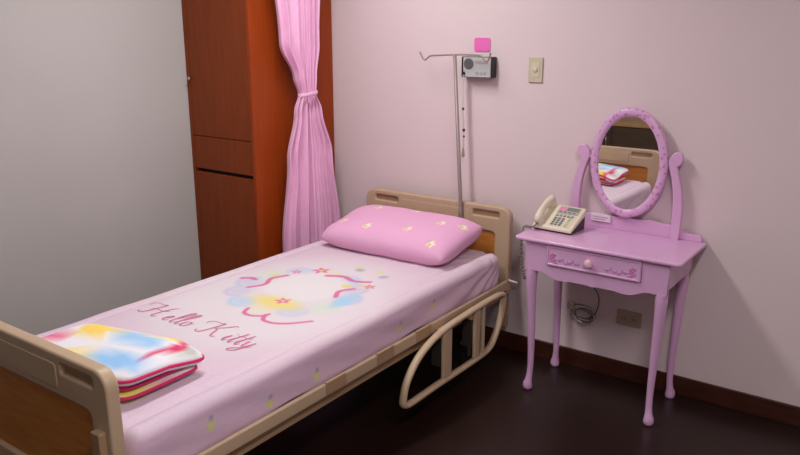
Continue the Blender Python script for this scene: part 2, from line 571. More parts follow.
def sheet_col(x, y, z, side):
    if side:
        c = SIDE_COL
        for (sy, sz) in ((-1.50, 0.43), (-1.73, 0.425), (-0.74, 0.458), (-0.99, 0.44), (-1.98, 0.46)):
            dx, dz = y - sy, z - sz
            an = math.atan2(dz, dx)
            rr = 0.017 + 0.004 * math.cos(5 * an)
            r = math.hypot(dx, dz)
            if r < 0.03:
                c = mix((216, 214, 140), c, sstep(rr * 0.5, rr * 1.3, r))
            r2 = math.hypot(dx - 0.004, dz - 0.024)
            if r2 < 0.014:
                c = mix(c, (140, 140, 166), (1 - sstep(0.004, 0.014, r2)) * 0.6)
        return c
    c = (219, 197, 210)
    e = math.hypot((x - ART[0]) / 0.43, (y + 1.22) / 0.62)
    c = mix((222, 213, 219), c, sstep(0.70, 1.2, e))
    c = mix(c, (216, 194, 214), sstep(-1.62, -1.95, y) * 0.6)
    dx, dy = x - ART[0], y - ART[1]
    R = math.hypot(dx, dy)
    if R > 0.46:
        return c
    pal = [(184, 194, 224), (196, 190, 220), (170, 204, 230), (222, 218, 184), (190, 200, 224), (206, 220, 202)]
    n = 12
    for k in range(n):          # wreath of soft pastel puffs
        a = 2 * PI * k / n + 0.15
        px, py = 0.245 * math.cos(a) + 0.0, 0.235 * math.sin(a)
        q = math.hypot(dx - px, dy - py)
        if q < 0.095:
            out = sstep(0.20, 0.27, R)
            edge = math.exp(-((q - 0.056) / 0.014) ** 2) * 0.75 * out
            fill = (1 - sstep(0.02, 0.08, q)) * 0.6
            c = mix(c, pal[k % 6], max(edge, fill))
    c = mix((226, 221, 224), c, sstep(0.80, 1.10, math.hypot(dx / 0.185, (dy - 0.06) / 0.19)))
    c = mix((230, 212, 128), c, sstep(0.2, 1.25, math.hypot((dx - 0.03) / 0.15, (dy + 0.155) / 0.075)))
    c = mix((166, 204, 230), c, sstep(0.3, 1.1, math.hypot((dx - 0.25) / 0.05, (dy - 0.02) / 0.11)))
    for (ax, ay, cc) in ((0.02, 0.40, (222, 214, 160)), (0.14, 0.40, (222, 216, 170)), (0.05, 0.37, (180, 180, 194)), (0.20, 0.35, (176, 178, 192)), (0.14, 0.16, (224, 212, 130)), (0.21, 0.20, (222, 214, 160)), (-0.22, 0.09, (216, 216, 160))):
        q = math.hypot(dx - ax, dy - ay)
        c = mix(cc, c, sstep(0.012, 0.032, q))
    for ax, ay, rr in BLOSSOMS:     # five-petalled rose pink blossoms
        q, an = math.hypot(dx - ax, dy - ay), math.atan2(dy - ay, dx - ax)
        lim = rr * (0.78 + 0.26 * math.cos(5 * an + 1))
        c = mix((218, 122, 164), c, sstep(lim * 0.85, lim * 1.15, q))
        c = mix((228, 208, 132), c, sstep(rr * 0.2, rr * 0.34, q))
    for pts, wd_ in ROSE_STROKES:   # curling rose pink ribbon
        dmin = min(seg_dist(dx, dy, a, b) for a, b in zip(pts, pts[1:]))
        if dmin < wd_ * 1.4:
            c = mix((214, 112, 156), c, sstep(wd_ * 0.6, wd_ * 1.35, dmin))
    return c


def sheet_top(x, y):
    z = MZT + 0.004 * nz(x * 3, y * 3) + 0.0015 * nz(x * 14, y * 5, 3)
    ed = min(x - MX0, MX1 - x)
    z -= 0.008 * math.exp(-((ed - 0.070) / 0.016) ** 2)
    # soft furrows that fan out from the head corner
    ang = math.atan2(MX1 + 0.03 - x, MY1 - y + 0.001)
    dist = math.hypot(MX1 - x, MY1 - y)
    z += 0.005 * math.sin(ang * 24) * math.exp(-dist / 0.45) * sstep(0.0, 0.1, dist)
    return z


def prof(n_top=150, n_r=7, n_s=16):
    """(fraction across or None, dx, drop) going from the left hem over the top to the right hem"""
    out = []
    for k in range(n_s):
        out.append(('L', 1 - k / n_s, 0))
    for k in range(n_r):
        out.append(('LR', k / n_r * PI / 2, 0))
    for k in range(n_top + 1):
        out.append(('T', k / n_top, 0))
    for k in range(1, n_r + 1):
        out.append(('RR', k / n_r * PI / 2, 0))
    for k in range(1, n_s + 1):
        out.append(('R', k / n_s, 0))
    return out


mb = MB()
PR = prof()
ys = []
for k in range(9):
    ys.append(MY1 - MR * (1 - math.cos(k / 8 * PI / 2)))
NYT = 350
for k in range(1, NYT):
    ys.append(MY1 - MR - (MY1 - MY0 - 2 * MR) * k / NYT)
for k in range(9):
    ys.append(MY0 + MR * (1 - math.sin(k / 8 * PI / 2)))
rows = []
side_h = MZT - MR - MZB
for y in ys:
    d = min(MY1 - y, y - MY0)
    drop = MR - math.sqrt(max(MR * MR - max(MR - d, 0) ** 2, 0))
    row = []
    for kind, q, _ in PR:
        x0, x1 = MX0 + drop, MX1 - drop
        side = False
        if kind == 'T':
            x = x0 + MR + (x1 - x0 - 2 * MR) * q
            z = sheet_top(x, y) - drop
        elif kind in ('LR', 'RR'):
            if kind == 'LR':
                x = x0 + MR - MR * math.cos(q)
                z = sheet_top(x0 + MR, y) - drop - MR * (1 - math.sin(q))
            else:
                x = x1 - MR + MR * math.sin(q)
                z = sheet_top(x1 - MR, y) - drop - MR * (1 - math.cos(q))
            side = kind == 'RR' and q > 0.9
        else:
            hem = MZB + 0.010 * nz(y * 4, 7.0)
            z = MZT - MR - drop - (MZT - MR - hem) * q
            x = x0 if kind == 'L' else x1
            side = True
            # folds in the hanging side, pulled from the head corner
            a = math.atan2(MZT + 0.01 - z, MY1 + 0.03 - y)
            dist = math.hypot(MZT - z, MY1 - y)
            fold = 1.3 * math.sin(a * 24 + 1.0) * math.exp(-dist / 0.8) * sstep(0.02, 0.2, dist) + 0.25 * math.sin(y * 17 + z * 50) + 0.5 * nz(y * 5, z * 9)
            dxs = 0.009 * fold * (0.3 + 1.2 * q * (1 - q) * 2) * (1 if 0.02 < q else 0)
            x += dxs if kind == 'R' else -dxs
            if kind == 'R':
                x -= 0.002 * q * q
        row.append(len(mb.v))
        mb.v.append((x, y, z))
        mb.c.append(sheet_col(x, y, z, side) if kind != 'L' else SIDE_COL)
    rows.append(row)
for r0, r1 in zip(rows, rows[1:]):
    for a, b, c, dd in zip(r0, r0[1:], r1[1:], r1):
        mb.f.append((a, b, c, dd))
for row in (rows[0], rows[-1]):          # the short ends hang straight down
    low = []
    for i in row:
        x, y, z = mb.v[i]
        low.append(len(mb.v))
        mb.v.append((x, y, MZB))
        mb.c.append(SIDE_COL)
    for a, b, c, dd in zip(row, row[1:], low[1:], low):
        mb.f.append((a, b, c, dd))
morg = (-0.483, -1.18, 0.387)
mt = thing('mattress', 'mattress in a pale pink printed fitted sheet on the hospital bed', 'mattress', bl(*morg), BT)
fs = link('fitted_sheet', mb.mesh('fitted_sheet', morg), 'sheet', mt)
box('mattress_core', 'cord_white', (MX0 + 0.05, MX1 - 0.05, MY0 + 0.05, MY1 - 0.05, 0.3865, 0.50), mt, morg)

# script lettering printed on the sheet
GL = {
    'H': (0.80, [[(-.42, .62), (-.45, .80), (-.25, .92), (.02, .90), (.18, .96), (.10, .60), (-.02, .15), (-.14, -.02), (-.28, .04), (-.24, .14)],
                 [(.78, 1.02), (.62, .80), (.50, .40), (.46, .08), (.54, -.02), (.68, .08)], [(-.10, .46), (.16, .52), (.46, .50), (.74, .60)]]),
    'e': (0.27, [[(-.05, .12), (.10, .20), (.20, .34), (.15, .42), (.05, .32), (.02, .12), (.10, 0), (.26, .12)]]),
    'l': (0.20, [[(-.02, .10), (.13, .42), (.27, .86), (.24, 1.0), (.14, .86), (.06, .40), (.05, .06), (.12, 0), (.22, .12)]]),
    'o': (0.40, [[(.20, .40), (.06, .34), (.00, .14), (.08, .0), (.20, .08), (.26, .28), (.20, .40), (.24, .30), (.38, .36)]]),
    ' ': (0.42, []),
    'K': (0.74, [[(-.42, .62), (-.45, .80), (-.25, .92), (.02, .90), (.18, .96), (.10, .60), (-.02, .15), (-.14, -.02), (-.28, .04), (-.24, .14)],
                 [(.80, .96), (.66, 1.0), (.44, .74), (.14, .48)], [(.14, .48), (.30, .46), (.40, .18), (.52, -.02), (.66, .08)]]),
    'i': (0.20, [[(-.02, .12), (.12, .42), (.06, .14), (.10, 0), (.20, .12)], [(.17, .58), (.19, .61)]]),
    't': (0.22, [[(-.02, .12), (.12, .45), (.22, .80), (.12, .40), (.07, .08), (.12, 0), (.22, .12)], [(.02, .54), (.14, .52), (.32, .58)]]),
    'y': (0.34, [[(-.02, .30), (.06, .42), (.05, .12), (.12, .02), (.24, .18), (.32, .42), (.22, .0), (.06, -.36), (-.10, -.40), (-.06, -.22), (.16, -.04), (.42, .16)]]),
}
lt = MB()
em = 0.112


def sheet_z(x, y):
    return sheet_top(x, y) + 0.0012


cx, base_y = -0.785, -1.655
for ch in 'Hello Kitty':
    adv, strokes = GL[ch]
    sc = 1.0 if ch in 'HK' else 1.02
    for st in strokes:
        pts = [Vector((cx + (p[0] * sc) * em, base_y + p[1] * sc * em, 0)) for p in st]
        cp = catmull(pts, 9)
        wid = []
        for i, p in enumerate(cp):
            q = cp[min(i + 1, len(cp) - 1)] - cp[max(i - 1, 0)]
            down = abs(q.y) / (q.length + 1e-9)
            fade = min(1, 4 * i / len(cp) + 0.3, 4 * (1 - i / len(cp)) + 0.3)
            wid.append((0.0034 + 0.0052 * down ** 2) * fade)
        lt.ribbon(cp, wid, sheet_z)
    cx += adv * em * 1.38 * (1.0 if ch not in 'HK ' else 0.92)
lo = link('printed_lettering', lt.mesh('printed_lettering', morg), 'print_rose', fs)
lo['label'] = 'rose pink script lettering printed on the sheet'

# ------------------------------------------------------------------ pillow
PL_L, PL_W, PL_H = 0.765, 0.43, 0.158
pc = (-0.475, -0.345, 0.630)
spots = [(-0.113, -0.12), (0.107, -0.085), (0.224, 0.037), (0.28, -0.155), (-0.285, -0.089), (0.325, 0.07), (-0.20, 0.10), (0.02, 0.13)]
pm = MB()


def pillow_side(sg):
    def fn(u, v):
        a, b = u * 2 - 1, v * 2 - 1
        pin = 1 - 0.05 * (1 - a * a) * abs(b) ** 3
        pinb = 1 - 0.03 * (1 - b * b) * abs(a) ** 3
        x = a * PL_L / 2 * pinb
        y = b * PL_W / 2 * pin
        h = max((1 - abs(a) ** 5) * (1 - abs(b) ** 3.4), 0) ** 0.5
        cr = 1 - 0.06 * (abs(a) * abs(b)) ** 4
        x, y = x * cr, y * cr
        z = sg * h * PL_H / 2
        z += 0.006 * nz(x * 7, y * 7, sg) * h + 0.004 * math.sin(14 * a + 6 * b) * (1 - h) * h
        return (x, y, z)
    return fn


for sg in (1, -1):
    b0 = len(pm.v)
    pm.grid(110, 66, pillow_side(sg))
    for x, y, z in pm.v[b0:]:
        c = (232, 174, 210)
        for (sx, sy) in spots:
            r = math.hypot(x - sx, y - sy)
            an = math.atan2(y - sy, x - sx)
            rr = 0.020 + 0.005 * math.cos(5 * an)
            if r < 0.03:
                c = mix((244, 236, 196), c, sstep(rr * 0.7, rr * 1.2, r))
                r2 = math.hypot(x - sx + 0.004, y - sy + 0.006)
                c = mix((214, 178, 120), c, sstep(0.004, 0.011, r2))
            r3 = math.hypot(x - sx + 0.016, y - sy - 0.012)
            c = mix((170, 150, 190), c, 1 - 0.6 * (1 - sstep(0.004, 0.010, r3)))
        pm.c.append(c)
pt = link('pillow', pm.mesh('pillow'), 'pillow')
bmw = bmesh.new()
bmw.from_mesh(pt.data)
bmesh.ops.remove_doubles(bmw, verts=bmw.verts, dist=1e-5)
bmesh.ops.recalc_face_normals(bmw, faces=bmw.faces)
bmw.to_mesh(pt.data)
bmw.free()
pt.location = bl(*pc)
pt.rotation_euler = (math.radians(10), math.radians(0), math.radians(1.5))
tag(pt, 'plump pink pillow with small pale flowers leaning on the headboard', 'pillow')

# ------------------------------------------------------------------ folded quilt at the foot of the bed
qorg = (-0.47, -2.03, MZT)
qt = thing('folded_quilt', 'folded white quilt with rainbow patches and red piping on the bed', 'quilt', bl(*qorg), BT)


def slab(name, x0, x1, y0, y1, zb, th, colfn, seed, droop=0.0):
    m_ = MB()
    cxm, cym, hx, hy = (x0 + x1) / 2, (y0 + y1) / 2, (x1 - x0) / 2, (y1 - y0) / 2
    NP, NQ = 64, 22

    def fn(u, v):
        # u: round the outline, v: from the underside's middle over the rim to the top's middle
        a = 2 * PI * u
        ca, sa = math.cos(a), math.sin(a)
        ex = 0.22
        sx = math.copysign(abs(ca) ** ex, ca)
        sy = math.copysign(abs(sa) ** ex, sa)
        phi = (v - 0.5) * PI
        rad = math.cos(phi) ** 0.35 if abs(v - 0.5) < 0.4999 else 0.0
        x, y = cxm + hx * sx * rad, cym + hy * sy * rad
        y += 0.24 * (x - x1)
        h = math.copysign(abs(math.sin(phi)) ** 0.7, math.sin(phi))
        z = zb + th / 2 + th / 2 * h
        z += 0.008 * nz(x * 6, y * 6, seed) * (0.5 + 0.5 * h)
        if droop:
            k = sstep(x1 - 0.14, x1, x) * sstep(y1 - 0.2, y1, y)
            z -= droop * k
        return (x, y, z)
    m_.grid(NP, NQ, fn, wrap=True)
    for p in m_.v:
        m_.c.append(colfn(*p))
    o_ = link(name, m_.mesh(name, qorg), 'quilt', qt)
    # piping sewn along the rim
    rim = [fn(k / 72, 0.5) for k in range(72)]
    rim = [(p[0], p[1], p[2]) for p in rim]
    link('piping', MB().tube(rim, 0.0055, 6, closed=True).mesh('piping', qorg), 'piping_red', o_)
    return o_


def col_top(x, y, z):
    c = (238, 236, 242)
    for (px, py, rx, ry, cc) in ((-0.36, -1.97, 0.13, 0.05, (160, 204, 244)), (-0.30, -2.10, 0.12, 0.05, (150, 200, 244)), (-0.30, -1.885, 0.05, 0.03, (250, 222, 90)), (-0.42, -1.875, 0.06, 0.03, (186, 160, 216)), (-0.50, -1.85, 0.05, 0.03, (236, 70, 130)),
                                 (-0.55, -2.0, 0.06, 0.05, (250, 214, 100)), (-0.62, -2.1, 0.06, 0.06, (240, 110, 150)), (-0.45, -2.16, 0.05, 0.04, (246, 220, 120)), (-0.24, -2.2, 0.04, 0.04, (240, 120, 160)), (-0.68, -1.92, 0.06, 0.05, (150, 200, 240)), (-0.2, -1.9, 0.03, 0.03, (196, 198, 190))):
        q = math.hypot((x - px) / rx, (y - py) / ry) + 0.25 * nz(x * 22, y * 22)
        c = mix(cc, c, sstep(0.6, 1.25, q))
    s = abs(x + 0.232 + 0.1 * (y + 1.95) + 0.015 * math.sin(y * 30))
    if y > -2.02:
        c = mix((222, 60, 110), c, sstep(0.010, 0.018, s))
    return c


def col_mid(x, y, z):
    k = 0.5 + 0.5 * math.sin(z * 620)
    return mix((232, 130, 172), (214, 84, 140), k)


def col_low(x, y, z):
    c = (234, 228, 232)
    for (py, cc) in ((-2.12, (226, 220, 110)), (-2.2, (214, 214, 120)), (-1.98, (222, 66, 116)), (-1.88, (228, 226, 210)), (-2.05, (236, 232, 236))):
        c = mix(cc, c, sstep(0.02, 0.04, abs(y - py)))
    return c


slab('quilt_layer', -0.66, -0.180, -2.155, -1.865, MZT + 0.004, 0.030, col_low, 1.0)
slab('quilt_layer', -0.65, -0.195, -2.145, -1.885, MZT + 0.033, 0.018, col_mid, 2.0)
slab('quilt_layer', -0.66, -0.165, -2.155, -1.845, MZT + 0.049, 0.058, col_top, 3.0, droop=0.028)

# ------------------------------------------------------------------ infusion pole on the bed head
px0, px1, py_ = -0.2555, -0.3215, -0.1095
t = thing('infusion_pole', 'thin metal infusion pole with two hooks behind the pink pillow', 'pole', (px0, py_, 0.39))
org = (px0, py_, 0.39)
link('pole', MB().tube([(px0 + 0.006, py_, 0.392), (px0 - 0.012, py_, 0.72), (px1, py_, 1.502)], [0.010, 0.010, 0.0085], 12).mesh('pole', org), 'pole_steel', t)
hk = catmull([(-0.528, py_, 1.512), (-0.512, py_, 1.485), (-0.497, py_, 1.474), (-0.480, py_, 1.483), (-0.462, py_, 1.494), (-0.40, py_, 1.498), (-0.316, py_, 1.502),
              (-0.22, py_, 1.503), (-0.175, py_, 1.499), (-0.157, py_, 1.480), (-0.140, py_, 1.474), (-0.130, py_, 1.488), (-0.122, py_, 1.515)], 6)
link('hook_bar', MB().tube(hk, 0.0042, 8).mesh('hook_bar', org), 'pole_steel', t)
link('collar', MB().lathe([(0.010, 0), (0.0115, 0.004), (0.0115, 0.03), (0.010, 0.034)], (px0 - 0.014, py_, 0.70), 'z', 16).mesh('collar', org), 'pole_steel', t)

# ------------------------------------------------------------------ wall box, note, pull cord, switch, socket
bx0, bx1, bz0, bz1, bd = -0.318, -0.147, 1.392, 1.492, 0.052
t = thing('wall_intercom', 'silver and black intercom box mounted on the pink wall', 'intercom', ((bx0 + bx1) / 2, 0, bz0))
org = ((bx0 + bx1) / 2, 0, bz0)
box('housing', 'radio_black', (bx0, bx1, -bd, -0.001, bz0, bz1), t, org, 0.004)
fp = plate('front_panel', [rrect(bx0 + 0.014, bx1 - 0.004, bz0 + 0.003, bz1 - 0.003, 0.004)], -bd - 0.006, -bd + 0.002, 'radio_silver', t, org, 0.0015)
link('speaker_grille', MB().lathe([(0.027, 0), (0.027, 0.002), (0.023, 0.003)], (bx0 + 0.046, -bd - 0.006, bz1 - 0.034), 'y', 24).mesh('speaker_grille', org, False), 'radio_grille', fp)
box('label_strip', 'phone_grey', (bx0 + 0.080, bx1 - 0.02, -bd - 0.0075, -bd - 0.004, bz1 - 0.030, bz1 - 0.018), fp, org, 0.0005)
for k in range(3):
    box('button', 'phone_grey', (bx0 + 0.085 + 0.022 * k, bx0 + 0.099 + 0.022 * k, -bd - 0.0095, -bd - 0.005, bz0 + 0.018, bz0 + 0.028), fp, org, 0.001)
link('knob', MB().lathe([(0.008, 0), (0.008, 0.008), (0.006, 0.010)], (bx0 + 0.020, -bd - 0.005, bz0 + 0.020), 'y', 16).mesh('knob', org), 'radio_black', fp)

nt_ = MB()
bow = rrect(-0.056, 0.050, -0.030, 0.036, 0.012)
o = plate('paper_note', [[(-0.228 + 0.85 * x, 1.546 + z) for x, z in bow]], -0.004, -0.001, 'note_pink', None, (-0.228, 0, 1.51), 0.0003)
o.location = (-0.228, 0, 1.51)
tag(o, 'bright pink paper sticker on the wall above the intercom box', 'sticker')

cxp, cyp = -0.298, -0.066
t = thing('pull_cord', 'thin white pull cord with small beads hanging from the intercom box', 'cord', (cxp, cyp, 0.99))
org = (cxp, cyp, 0.99)
cp = [(cxp, cyp, 1.405), (cxp + 0.003, cyp, 1.30), (cxp + 0.005, cyp, 1.20), (cxp + 0.012, cyp, 1.10), (cxp + 0.010, cyp, 1.03)]
link('cord', MB().tube(catmull(cp, 6), 0.0017, 6).mesh('cord', org), 'cord_white', t)


def bead(z, x, r, m_):
    b_ = MB().lathe([(r * 0.3, -r), (r * 0.85, -r * 0.5), (r, 0), (r * 0.85, r * 0.5), (r * 0.3, r)], (x, cyp, z), 'z', 12)
    link('bead', b_.mesh('bead', org), m_, t)


bead(1.238, cxp + 0.004, 0.007, 'cord_dark')
bead(1.132, cxp + 0.011, 0.008, 'cord_dark')
bead(1.10, cxp + 0.012, 0.006, 'cord_grey')
link('cord_pull', MB().lathe([(0.003, 0.045), (0.006, 0.03), (0.009, 0.008), (0.008, 0.0), (0.004, -0.003)][::-1], (cxp + 0.010, cyp, 0.998), 'z', 12).mesh('cord_pull', org), 'plate_beige2', t)

t = thing('light_switch', 'beige light switch plate on the pink wall', 'switch', (0.063, 0, 1.378))
plate('cover_plate', [rrect(-0.036, 0.036, 0, 0.117, 0.005)], -0.008, -0.001, 'plate_beige', t, (0, 0, 0), 0.002)
plate('inner_plate', [rrect(-0.020, 0.020, 0.025, 0.092, 0.003)], -0.010, -0.006, 'plate_beige2', t, (0, 0, 0), 0.001)
link('switch_button', MB().lathe([(0.013, 0), (0.013, 0.004), (0.010, 0.006)], (0, -0.009, 0.060), 'y', 20).mesh('switch_button'), 'plate_beige2', t)

t = thing('wall_socket', 'low beige wall socket plate under the lilac dressing table', 'socket', (0.60, 0, 0.272))
plate('cover_plate', [rrect(-0.058, 0.058, 0, 0.075, 0.005)], -0.008, -0.001, 'outlet_beige', t, (0, 0, 0), 0.002)
for sx in (-0.024, 0.024):
    plate('socket_face', [rrect(sx - 0.016, sx + 0.016, 0.018, 0.057, 0.006)], -0.010, -0.007, 'outlet_beige', t, (0, 0, 0), 0.001)
    for q in (-0.006, 0.006):
        box('slot', 'dark_gap', (sx + q - 0.0012, sx + q + 0.0012, -0.0105, -0.009, 0.03, 0.045), t)

# ------------------------------------------------------------------ lilac dressing table with its oval mirror
DX0, DX1, DY, DZ = 0.187, 0.913, -0.400, 0.735
DC = (DX0 + DX1) / 2
dorg = (DC, -0.2, 0)
dk = thing('dressing_table', 'lilac painted dressing table with oval mirror and slender curved legs', 'table', dorg)
plate('tabletop', [rrect(DX0, DX1, DY, -0.012, 0.018)], DZ - 0.016, DZ, 'desk', dk, dorg, 0.006, plane='xy', bres=3)
ax0, ax1, ay = DX0 + 0.050, DX1 - 0.050, -0.380


def apron_outline(x0, x1, ztop, zend, zmid):
    pts = [(x0, ztop), (x0, zend)]
    pts += [(x0 + 0.055, zend)]
    n = 30
    for k in range(n + 1):
        q = k / n
        x = x0 + 0.055 + (x1 - x0 - 0.11) * q
        s = abs(q * 2 - 1)
        z = zmid + (zend - zmid) * (sstep(0.45, 1.0, s)) + 0.012 * math.sin(PI * min(s / 0.45, 1)) * (1 if s < 0.45 else 0) + 0.004 * math.cos(s * 14)
        pts.append((x, z))
    pts += [(x1 - 0.055, zend), (x1, zend), (x1, ztop)]
    out = []
    for p in pts:
        if not out or math.hypot(p[0] - out[-1][0], p[1] - out[-1][1]) > 0.001:
            out.append(p)
    return out


DRX0, DRX1, DRZ0, DRZ1 = 0.340, 0.755, 0.624, 0.716
ap = plate('apron', [apron_outline(ax0, ax1, DZ - 0.016, 0.584, 0.556), rrect(DRX0 - 0.002, DRX1 + 0.002, DRZ0 - 0.002, DRZ1 + 0.002, 0.002)], ay, ay + 0.018, 'desk', dk, dorg, 0.001)
plate('back_panel', [rrect(ax0, ax1, 0.615, DZ - 0.016, 0.003)], -0.045, -0.030, 'desk', dk, dorg, 0.001)
for xs in (ax0, ax1 - 0.018):
    plate('side_apron', [rrect(ay + 0.018, -0.045, 0.605, DZ - 0.016, 0.003)], xs, xs + 0.018, 'desk', dk, dorg, 0.001, plane='yz')
dr = plate('drawer', [rrect(DRX0, DRX1, DRZ0, DRZ1, 0.003)], ay - 0.006, ay + 0.014, 'desk', dk, dorg, 0.002)
fr = plate('drawer_moulding', [rrect(DRX0 + 0.002, DRX1 - 0.002, DRZ0 + 0.002, DRZ1 - 0.002, 0.003), rrect(DRX0 + 0.010, DRX1 - 0.010, DRZ0 + 0.010, DRZ1 - 0.010, 0.002)], ay - 0.010, ay - 0.004, 'desk', dr, dorg, 0.0015)
kb = MB().lathe([(0.006, 0), (0.006, 0.010), (0.016, 0.013), (0.020, 0.019), (0.018, 0.026), (0.010, 0.030)], ((DRX0 + DRX1) / 2 - 0.008, ay - 0.006, 0.668), 'y', 24)
link('knob', kb.mesh('knob', dorg), 'knob_white', dr)


# painted roses and sprigs on the drawer, thin relief
def sprig(cx_, sgn):
    mm = MB()
    for k in range(7):
        a = 2 * PI * k / 7
        r_ = 0.012 if k else 0.0
        mm.lathe([(0.0065, 0), (0.0065, 0.0012), (0.004, 0.0018)], (cx_ + r_ * math.cos(a), ay - 0.006, 0.664 + r_ * 1.2 * math.sin(a)), 'y', 8)
    for k in range(3):
        mm.lathe([(0.005, 0), (0.005, 0.0010), (0.003, 0.0016)], (cx_ + sgn * (0.004 + 0.006 * k), ay - 0.006, 0.643 - 0.001 * k), 'y', 8)
    link('painted_rose', mm.mesh('painted_rose', dorg), 'desk_rose', dr)
    mm = MB()
    pts = [(cx_ + sgn * (0.02 + 0.012 * k), ay - 0.0068, 0.652 + 0.006 * math.sin(k * 1.3)) for k in range(9)]
    mm.tube(catmull(pts, 4), 0.0018, 6)
    for k in range(1, 9):
        x, y, z = pts[k]
        mm.lathe([(0.0048, 0), (0.0048, 0.0010), (0.003, 0.0014)], (x, ay - 0.006, z + 0.006 * (-1) ** k), 'y', 6)
    link('painted_sprig', mm.mesh('painted_sprig', dorg), 'desk_leaf', dr)


sprig(DRX0 + 0.032, 1)
sprig(DRX1 - 0.032, -1)

for sx in (-1, 1):
    for yt, yf, sy in ((ay + 0.027, -0.355, -1), (-0.075, -0.066, 1)):
        xt = (ax0 + 0.0265) if sx < 0 else (ax1 - 0.0265)
        xf = sx * -0.010
        m_ = MB()
        zz = [0.716, 0.615, 0.585, 0.548, 0.49, 0.40, 0.30, 0.20, 0.12, 0.075, 0.045, 0.030, 0.014, 0.004, 0.0]
        rr = [0.026, 0.026, 0.0265, 0.0255, 0.0225, 0.0195, 0.0175, 0.0155, 0.014, 0.014, 0.016, 0.0205, 0.0225, 0.020, 0.017]
        off = [0, 0, 0.003, 0.005, 0.004, 0.002, 0, -0.002, -0.002, 0, 0.003, 0.006, 0.006, 0.005, 0.005]
        pts = [(xt + sx * o_ + xf * (1 - z / 0.712), yt + (yf - yt) * (1 - z / 0.712) + sy * o_, z) for z, o_ in zip(zz, off)]
        m_.tube(pts, rr, 14)
        link('leg', m_.mesh('leg', dorg), 'desk', dk)

# raised board behind, mirror posts, mirror
bp = [(DX0 + 0.02, DZ), (DX0 + 0.02, 0.752)]
for k in range(25):
    q = k / 24
    bp.append((DX0 + 0.03 + (DX1 - DX0 - 0.06) * q, 0.762 + 0.036 * sstep(0.0, 0.28, min(q, 1 - q)) + 0.004 * math.cos(q * 12 * PI)))
bp += [(DX1 - 0.02, 0.752), (DX1 - 0.02, DZ)]
plate('back_board', [bp[::-1]], -0.034, -0.014, 'desk', dk, dorg, 0.003)
pq = plate('name_plaque', [rrect(0.396, 0.490, 0.764, 0.796, 0.004)], -0.044, -0.033, 'plaque_white', dk, dorg, 0.0015)
for k in range(2):
    box('plaque_line', 'plaque_lines', (0.408, 0.478 - 0.012 * k, -0.0452, -0.0435, 0.784 - 0.010 * k, 0.787 - 0.010 * k), pq, dorg)

MCX, MCZ, MA, MBB, MY_ = 0.555, 1.047, 0.173, 0.244, -0.060


def post_outline(sx):
    left = [(0.300, 0.730), (0.297, 0.830), (0.299, 0.900), (0.309, 0.960), (0.325, 1.020), (0.334, 1.050), (0.322, 1.060), (0.314, 1.078), (0.316, 1.102), (0.332, 1.114)]
    right = [(0.350, 1.112), (0.362, 1.098), (0.372, 1.082), (0.372, 1.058), (0.364, 1.035), (0.352, 0.990), (0.343, 0.940), (0.338, 0.880), (0.338, 0.800), (0.340, 0.730)]
    pts = [Vector((a, b, 0)) for a, b in left + right]
    sm_ = catmull(pts, 3)
    out = [(p.x, p.y) for p in sm_]
    if sx > 0:
        out = [(2 * DC - x, z) for x, z in out]
    return out[::-1] if sx < 0 else out


for sx in (-1, 1):
    po = plate('mirror_post', [post_outline(sx)], -0.054, -0.026, 'desk', dk, dorg, 0.005, bres=3)
    xx = 0.366 if sx < 0 else 2 * DC - 0.366
    link('pivot_knob', MB().tube([(xx + sx * 0.010, -0.040, 1.062), (xx - sx * 0.025, -0.042, 1.060)], 0.008, 12).mesh('pivot_knob', dorg), 'desk', po)

mir = plate('mirror', [ellipse(MCX, MCZ, MA - 0.003, MBB - 0.003)], -0.052, -0.034, 'desk', dk, dorg, 0.002)
# moulded frame swept round the oval
sec = [(0.0, 0.0), (0.0, -0.0165), (0.004, -0.0215), (0.013, -0.0245), (0.023, -0.0245), (0.031, -0.0215), (0.036, -0.016), (0.039, -0.011)]


def frame_pt(u, v):
    a = 2 * PI * u
    k = v * (len(sec) - 1)
    i = min(int(k), len(sec) - 2)
    q = k - i
    ins, dep = (sec[i][0] + (sec[i + 1][0] - sec[i][0]) * q), (sec[i][1] + (sec[i + 1][1] - sec[i][1]) * q)
    return (MCX + (MA - ins) * math.cos(a), -0.040 + dep, MCZ + (MBB - ins) * math.sin(a))


link('mirror_frame', MB().grid(96, 15, frame_pt, wrap=True).mesh('mirror_frame', dorg), 'desk_painted', mir)
plate('mirror_glass', [ellipse(MCX, MCZ, MA - 0.036, MBB - 0.036, 96)], -0.0545, -0.0525, 'mirror_glass', mir, dorg, 0.0001)

# ------------------------------------------------------------------ telephone
tele = thing('telephone', 'cream desk telephone with keypad on the dressing table', 'telephone', (0.297, -0.256, DZ + 0.001), math.radians(-3))
TW, TD, ZF, ZB = 0.196, 0.145, 0.022, 0.098          # local: x -TW/2.., y 0..TD, wedge from ZF to ZB
tilt = math.atan2(ZB - ZF, TD)
wd = MB()
x0, x1 = -TW / 2, TW / 2
wd.v = [(x0, 0, 0.006), (x1, 0, 0.006), (x1, TD + 0.008, ZB - 0.030), (x0, TD + 0.008, ZB - 0.030), (x0, 0, ZF), (x1, 0, ZF), (x1, TD, ZB), (x0, TD, ZB)]
wd.f = [(3, 2, 1, 0), (4, 5, 6, 7), (0, 1, 5, 4), (1, 2, 6, 5), (2, 3, 7, 6), (3, 0, 4, 7)]
body = link('body', wd.mesh('body'), 'phone_cream', tele, 0.006, 3)
st_ = MB()
st_.v = [(x0 + 0.008, 0.006, 0), (x1 - 0.006, 0.006, 0), (x1 - 0.006, TD, 0), (x0 + 0.008, TD, 0), (x0 + 0.008, 0.006, 0.008), (x1 - 0.006, 0.006, 0.008), (x1 - 0.006, TD, ZB - 0.030), (x0 + 0.008, TD, ZB - 0.030)]
st_.f = list(wd.f)
